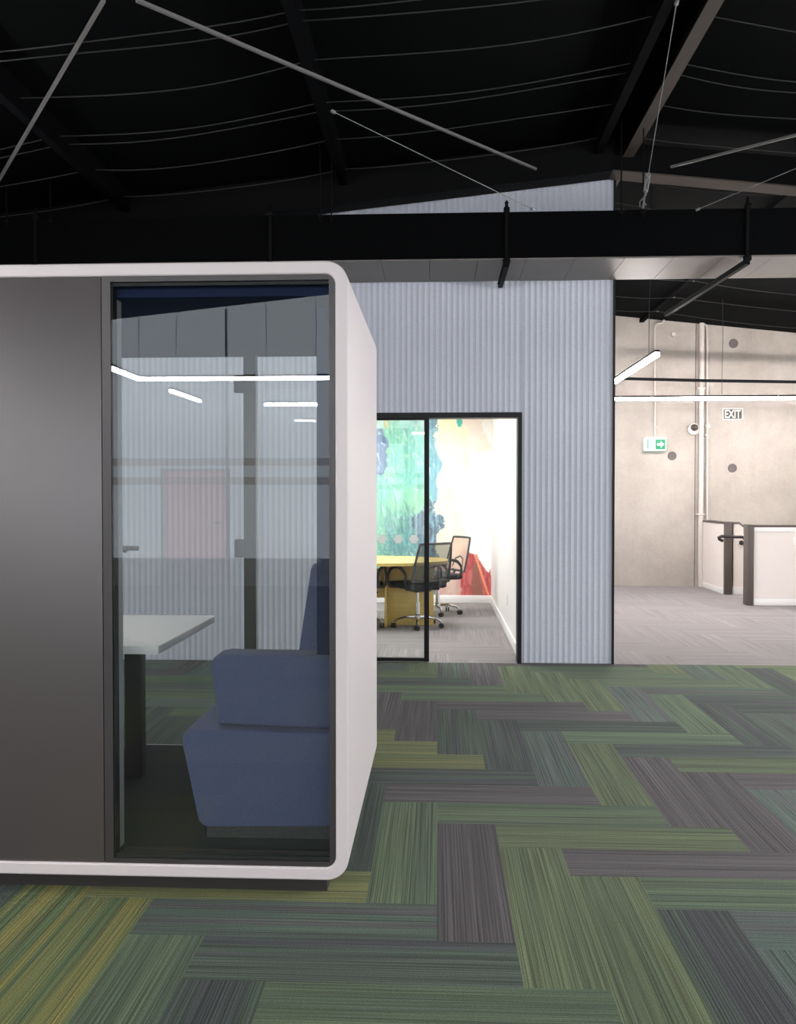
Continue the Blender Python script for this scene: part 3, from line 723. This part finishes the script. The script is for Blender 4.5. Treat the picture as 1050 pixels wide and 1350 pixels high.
# handrail on the stair side wall
t = thing('handrail', (XS, Y2, .8), 'black tubular handrail curving between the two dark posts', 'handrail')
pts = [at(x, y, Y=Y2 - yy) for x, y, yy in ((953, 713, .10), (949, 711, .13), (948, 708.5, .16), (952, 707, .18), (962, 707.5, .18), (972, 708, .18), (979, 708, .17), (983, 710.5, .16), (987, 715, .15), (1010, 735, .15))]
MB().tube(pts, .022, 12).build('rail', M['rail'], t, local='world')
q = at(981, 716, Y=Y2 - .1)
MB().tube([(q.x + .05, Y2 - .13, q.z + .06), (q.x + .03, Y2 - .12, q.z + .01), (q.x, Y2 - .05, q.z), (q.x, Y2, q.z)], .012, 8).lathe([(.01, -.03), (.032, -.02), (.034, 0)], (q.x, Y2, q.z), 'Y', 16).build('bracket', M['rail'], t, local='world')

# ------------------------------------------------------------------ linear pendant lights
ZL = 2.76
def pendant(pts, lab, m='lamp', hang=(), lit=.05):
    p0 = Vector(pts[0]); t = thing('linear_pendant', (p0.x, p0.y, ZL), lab, 'light', 'linear pendant lights')
    hb, db = MB(), MB()
    for a, b in zip(pts, pts[1:]):
        A = Vector((a[0] - p0.x, a[1] - p0.y, 0)); B = Vector((b[0] - p0.x, b[1] - p0.y, 0)); d = (B - A).normalized()
        hb.bar(A - d * .024 + Vector((0, 0, .042)), B + d * .024 + Vector((0, 0, .042)), .048, .022)
        db.bar(A - d * .022 + Vector((0, 0, .010)), B + d * .022 + Vector((0, 0, .010)), .044, .038)
    hb.build('housing', M['steel_black'], t); db.build('diffuser', M[m], t)
    for h in hang:
        w = Vector((h[0] - p0.x, h[1] - p0.y, .07)); zr = roof_z(h[0]) - ZL + (UP if h[1] < YST else 0)
        P = [w, w + Vector((0, 0, (zr - .07) * .3)), w + Vector((.012, 0, (zr - .07) * .6)), w + Vector((.0, 0, zr - .0))]
        MB().tube(P, .0035, 6).build('suspension_wire', M['wire'], t)
pa = at(866, 469, Z=ZL); pc = at(812, 527, Z=ZL)
XP = pa.x
pendant([(XP, pa.y), (XP, pc.y), (XR - .5, pc.y)], 'lit L shaped linear pendant in front of the concrete wall', 'lampwarm', [(XP, pa.y + .3), (at(1000, 510, Z=ZL).x, pc.y)])
pendant([(4.9, 8.2), (6.6, 8.2)], 'added unseen linear pendant brightening the landing right of the picture', 'lampwarm', [(5, 8.2), (6.5, 8.2)])  # extra lamp added out of view to brighten the far right
g1 = at(147, 487, Z=ZL); g2 = at(182, 500.5, Z=ZL)
YP = 2 * 3.0 - g2.y - .0; XPb = g2.x
pendant([(XPb, 5.3), (XPb, YP), (2.6, YP)], 'lit L shaped linear pendant behind the viewer, mirrored in the booth glass', 'lamp', [(XPb, 5.0), (XPb, 1.0), (XPb, YP), (-.2, YP), (2.5, YP)])  # forward leg lengthened out of view to brighten the blue wall
a = at(225, 516, Z=ZL); b_ = at(262, 529, Z=ZL)
pendant([(a.x, 6 - a.y), (b_.x, 6 - b_.y)], 'short linear pendant behind the viewer, pointing away from the booth', 'lamp', [(a.x, 5.8 - a.y)])
a = at(350, 534, Z=ZL); b_ = at(416, 534, Z=ZL)
pendant([(a.x, 6 - a.y), (b_.x, 6 - b_.y)], 'short linear pendant behind the viewer, level with the booth front', 'lamp', [(a.x, 6 - a.y), (b_.x, 6 - b_.y)])
pendant([(4.6, -3.5), (4.6, 1.2)], 'added unseen linear pendant right of the viewer', 'lamp', [(4.6, -3.4), (4.6, 1.1)])  # extra lamp added out of view as fill

pendant([(3.75, 1.6), (3.75, 6.3)], 'added unseen linear pendant over the green carpet right of the picture', 'lamp', [(3.75, 1.8), (3.75, 6.1)])  # added out of view to light the blue wall from nearby

# ------------------------------------------------------------------ room behind the camera
structure(MB().box((XL - .15, YB, 0), (XL, YST, roof_z(XL) + .1 + UP)).box((XL - .15, YST, 0), (XL, YC, roof_z(XL) + .1)).build('wall_left', M['white']))
WX0, WX1, WZ0 = -6.8, 7.0, .43
structure(MB().box((XL, YB - .15, 0), (XR, YB, WZ0)).box((XL, YB - .15, WZ0), (WX0, YB, roof_z(XL) + UP)).box((WX1, YB - .15, WZ0), (XR, YB, roof_z(XR) + UP)).build('wall_back', M['greywall']))
b = MB(); n = 4
for k in range(n + 1): x = WX0 + (WX1 - WX0) * k / n; b.box((x - .01, YB - .1, WZ0), (x + .02, YB - .05, roof_z(x) + UP))
b2 = MB()
for z in (1.66, 1.96): b2.box((WX0, YB - .04, z - .06), (WX1, YB - .038, z + .06))
structure(b2.build('trim_3', M['band']))
structure(b.build('window_1', M['greywall']))
a = at(217, 622, Y=2 * 3 - YB); b_ = at(300, 622, Y=2 * 3 - YB)
t = thing('red_reflection_door', ((a.x + b_.x) / 2, YB + .03, 0), 'red tinted door added behind the viewer for the red reflection in the booth', 'door')
w = (b_.x - a.x) / 2; DH = a.z
MB().box((-w, 0, 0), (w, .05, DH), .004).build('leaf', M['orange'], t)  # see-through red leaf, added to tint the reflection in the booth glass
MB().box((-w - .05, 0, 0), (-w, .04, DH + .05)).box((w, 0, 0), (w + .05, .04, DH + .05)).box((-w, 0, DH), (w, .04, DH + .05)).build('frame', M['band'], t)
MB().tube([(w - .1, .05, 1.0), (w - .1, .1, 1.0), (w - .2, .1, 1.0)], .012, 8).build('handle', M['chrome'], t)

# ------------------------------------------------------------------ the booth (pod)
Y0 = 3.0
xr = at(459.5, 800, Y=Y0).x
zb = at(430, 1161, Y=Y0).z; ztp = at(430, 343.5, Y=Y0).z
Y1 = at(497, 700, X=xr).y
xl = xr - 2.45
pod = thing('meeting_booth', ((xl + xr) / 2, Y0, 0), 'white rounded meeting booth with dark panel and large front window on the green carpet', 'meeting booth')
def W(b, name, m, par=pod): return b.build(name, M[m], par, local='world')
T = .045; R = .078
N_ = 8
outer = rrect(xl, xr, zb, ztp, R, N_); inner = rrect(xl + T, xr - T, zb + T, ztp - T, R - T + .004, N_)
# front rim and the deeper body shell
b = MB(); b.ring(outer, inner, Y0, Y1)
o = W(b, 'shell', 'podwhite')
bv = o.modifiers.new('bevel', 'BEVEL'); bv.width = .006; bv.segments = 3; bv.limit_method = 'ANGLE'; bv.angle_limit = math.radians(60)
W(MB().box((xl + .09, Y0 + .07, 0), (xr - .085, Y1 - .07, zb)), 'plinth', 'podbase')
ix0, ix1, iz0, iz1 = xl + T, xr - T, zb + T, ztp - T
# solid front panel
xm = at(134, 760, Y=Y0).x; xg = at(146.5, 760, Y=Y0).x
W(MB().box((ix0, Y0 + .008, iz0), (xm, Y0 + .05, iz1), .002), 'front_panel', 'podpanel')
# window frame
xgr = at(434.5, 760, Y=Y0 + .01).x; zgt = at(300, 370, Y=Y0 + .01).z; zgb = at(300, 1134, Y=Y0 + .01).z
b = MB().box((xm + .003, Y0 + .008, iz0), (xg, Y0 + .06, iz1)).box((xg, Y0 + .008, zgt), (ix1, Y0 + .06, iz1)).box((xg, Y0 + .008, iz0), (ix1, Y0 + .06, zgb)).box((xgr, Y0 + .008, zgb), (ix1, Y0 + .06, zgt))
W(b, 'window_frame', 'podframe')
W(MB().box((xg, Y0 + .012, zgb), (xgr, Y0 + .020, zgt)), 'front_glass', 'podglass')
W(MB().box((xg - .004, Y0 + .02, zgb), (xg + .004, Y0 + .06, zgt)).box((xg, Y0 + .024, zgb), (xgr, Y0 + .03, zgb + .012)).box((xg, Y0 + .024, zgt - .012), (xgr, Y0 + .03, zgt)), 'gasket', 'rubber')
# inside linings
ZFL = .135; ZCE = at(300, 470, Y=Y1 - .05).z
W(MB().box((ix0, Y0 + .06, iz0), (ix1, Y1 - .03, ZFL)), 'floor_panel', 'podcarpet')
W(MB().box((ix0, Y0 + .06, ZCE), (ix1, Y1 - .03, iz1)), 'ceiling_panel', 'navy')
W(MB().box((ix1 - .018, Y0 + .06, ZFL), (ix1, Y1 - .03, ZCE)), 'side_lining', 'navy')
W(MB().box((ix0, Y0 + .06, ZFL), (ix0 + .018, Y1 - .03, ZCE)), 'side_lining', 'navy')
W(MB().box((ix0 + .018, Y0 + .052, ZFL), (xg - .006, Y0 + .13, ZCE)), 'panel_lining', 'lining')
W(MB().box((at(300, 900, Y=Y0 + .15).x * 0 + (xg + .02), Y0 + .062, ZFL + .001), (ix1 - .02, Y0 + .075, ZFL + .012)), 'threshold', 'brushed')
lx, ly = (ix0 + ix1) / 2, (Y0 + Y1) / 2
lm = W(MB().ring([(.13 * math.cos(a), .13 * math.sin(a)) for a in [2 * PI * k / 32 for k in range(32)]], [(.11 * math.cos(a), .11 * math.sin(a)) for a in [2 * PI * k / 32 for k in range(32)]], 0, .05).xform(Matrix.Translation((lx, ly, ZCE - .05)) @ Matrix.Rotation(PI / 2, 4, 'X')), 'lamp_ring', 'podframe')
W(MB().lathe([(.109, -.01), (.109, -.004)], (lx, ly, ZCE), 'Z', 32), 'lamp_diffuser', 'podlamp')
# rear glazing, door, post
yr = Y1 - .045
xp0, xp1 = at(322.5, 600, Y=yr).x, at(337.5, 600, Y=yr).x
W(MB().box((xp0, yr - .02, ZFL), (xp1, yr + .03, ZCE)), 'rear_post', 'podframe')
W(MB().box((xp1 + .001, yr - .01, ZFL), (xp1 + .009, yr + .02, ZCE)), 'rear_seal', 'lining')
xdl = at(150, 600, Y=yr).x - .02
W(MB().box((xp1, yr, ZFL), (ix1 - .018, yr + .008, ZCE)), 'rear_glass', 'rearglass')
W(MB().box((ix0 + .02, yr - .02, ZFL), (xdl, yr + .03, ZCE)), 'rear_panel', 'podframe')
door = W(MB().box((xdl + .004, yr, ZFL + .004), (xp0 - .003, yr + .008, ZCE - .004)), 'rear_door', 'rearglass')
for py0, py1 in ((495, 518), (711, 735)):
    za, zc = at(320, py1, Y=yr).z, at(320, py0, Y=yr).z; xh = at(309.5, 700, Y=yr).x
    W(MB().box((xh, yr - .014, za), (xp0 + .002, yr + .02, zc), .006), 'hinge', 'brushed', door)
hx0, hx1 = at(157, 722, Y=yr).x, at(187, 722, Y=yr).x; hz = at(170, 722, Y=yr).z
W(MB().tube([(hx0, yr - .05, hz), (hx1, yr - .05, hz)], .012, 10).tube([(hx0, yr - .055, hz), (hx0 + .06, yr - .055, hz - .006)], .017, 10).lathe([(.03, -.005), (.03, -.015), (.02, -.05), (.015, -.05)], (hx0 - .005, yr, hz), 'Y', 18), 'handle', 'brushed', door)

# bench seats inside the booth
YS0, YS1 = Y0 + .17, Y1 - .10
def bench(mirror, lab):
    e = Y0 + .2
    def X_(px, py): return at(px, py, Y=YS0)
    t = thing('bench_seat', ((ix1 - .02) if not mirror else (ix0 + .02), (YS0 + YS1) / 2, ZFL), lab, 'bench seat', 'upholstered booth benches')
    xw = ix1 - .022 
    def prof(pts, r=.03, n=5):
        """round the corners of a polygon in XZ"""
        out = []; m_ = len(pts)
        for i, (p, rr) in enumerate(pts):
            p = Vector(p); a = Vector(pts[i - 1][0]) - p; c = Vector(pts[(i + 1) % m_][0]) - p
            if rr <= 0: out.append(tuple(p)); continue
            a.normalize(); c.normalize()
            s = p + a * rr; e_ = p + c * rr
            for k in range(n + 1):
                u = k / n; out.append(tuple(s * (1 - u) ** 2 + p * 2 * u * (1 - u) + e_ * u * u))
        return out
    def P(px, py, Y=YS0): v = at(px, py, Y=Y); return (v.x, v.z)
    def cvt(poly):
        res = []
        for x, z in poly:
            dx = x - xw
            res.append(((-dx if mirror else dx) + (ix0 + .022 if mirror else xw), z))
        return res
    st, sb, fl = P(237, 962), P(264, 1089), P(270, 1089)
    seat = prof([((xw, st[1]), 0), (st, .05), (sb, .02), ((xw, sb[1]), 0)])
    W(MB().prism(cvt(seat), 'Y', YS0, YS1, .012, 3), 'seat', 'sofa', t)
    base_x = P(270, 1089)[0]
    W(MB().prism(cvt([(base_x, sb[1] + .004), (base_x, ZFL), (xw, ZFL), (xw, sb[1] + .004)]), 'Y', YS0 + .03, YS1 - .03), 'plinth', 'podcarpet', t)
    al = P(274, 865); ab = P(284, 958)
    arm = prof([((xw, al[1]), 0), (al, .05), (ab, .0), ((xw, st[1] - .002), 0)])
    for ya, yb_ in ((YS0 + .03, YS0 + .16),):
        W(MB().prism(cvt(arm), 'Y', ya, yb_, .014, 3), 'armrest', 'sofa', t)
    # back cushion leaning
    q0 = at(393, 865, Y=YS0 + .2); q1 = at(413, 742, Y=YS0 + .2)
    bc = prof([((xw, q1.z), 0), ((q1.x, q1.z), .02), ((q0.x - .03, st[1] + .004), .02), ((xw, st[1] + .004), 0)])
    W(MB().prism(cvt(bc), 'Y', YS0 + .165, YS1 - .165, .012, 3), 'back_cushion', 'sofa', t)
    q2 = at(416, 600, Y=YS0)
    W(MB().prism(cvt([(q2.x, al[1] + .004), (q2.x, ZCE - .01), (xw, ZCE - .01), (xw, al[1] + .004)]), 'Y', YS0 + .03, YS0 + .05 + .0, .004), 'headrest_panel', 'navy', t)
    W(MB().prism(cvt([(q2.x + .03, q1.z + .003), (q2.x + .03, ZCE - .01), (xw, ZCE - .01), (xw, q1.z + .003)]), 'Y', YS0 + .052, YS1 - .03, .004), 'wall_cushion', 'navy', t)
    return t
bench(False, 'blue upholstered bench seen through the right of the booth window')
bench(True, 'blue upholstered bench hidden behind the dark panel of the booth')

# table in the booth
ztab = .84
a = at(209, 852, Z=ztab); yn = a.y; xrt = a.x; yf = min(at(280, 811, Z=ztab).y, yr - .1)
xlt = ix0 + (ix1 - xrt)
t = thing('booth_table', ((xlt + xrt) / 2, (yn + yf) / 2, ZFL), 'white topped table on dark legs inside the booth', 'table')
poly = []
for cx_, cy_, a0 in ((xrt - .03, yf - .03, 0), (xlt + .03, yf - .03, 90), (xlt + .03, yn + .01, 180), (xrt - .01, yn + .01, 270)):
    r_ = .03 if cy_ > yn + .1 else .01
    for k in range(5): aa = math.radians(a0 + 90 * k / 4); poly.append((cx_ + r_ * math.cos(aa), cy_ + r_ * math.sin(aa)))
W(MB().prism(poly, 'Z', ztab - .032, ztab, .003), 'tabletop', 'tabletop', t)
p = at(179, 1023, Z=ZFL)
for x in (p.x, xlt + (xrt - p.x)):
    W(MB().box((x - .037, p.y - .04, ZFL), (x + .037, p.y + .04, ztab - .032), .006), 'leg', 'podbase', t)
W(MB().box((xlt + .2, p.y - .03, ztab - .07), (xrt - .2, p.y + .03, ztab - .033)), 'under_beam', 'podbase', t)

# ------------------------------------------------------------------ daylight
w = bpy.data.worlds.new('World'); S.world = w; w.use_nodes = True
N = w.node_tree.nodes; L = w.node_tree.links; bg = N['Background']
bg.inputs[0].default_value = (.86, .93, 1.0, 1); bg.inputs[1].default_value = 2.5
def portal(x0, x1, z0, z1, y):
    l = bpy.data.lights.new('unseen_area_light', 'AREA'); l.shape = 'RECTANGLE'; l.size = x1 - x0; l.size_y = z1 - z0; l.cycles.is_portal = True
    o = bpy.data.objects.new('unseen_area_light', l); C.objects.link(o); o.location = ((x0 + x1) / 2, y, (z0 + z1) / 2); o.rotation_euler = (PI / 2, 0, 0)
    # area lights shine along local -Z; turn it to shine toward +Y
portal(WX0, WX1, WZ0, roof_z(0) + UP, YB - .12)

S.view_settings.view_transform = 'Standard'; S.view_settings.look = 'None'; S.view_settings.gamma = 1
S.view_settings.use_curve_mapping = False; S.view_settings.exposure = 0.0
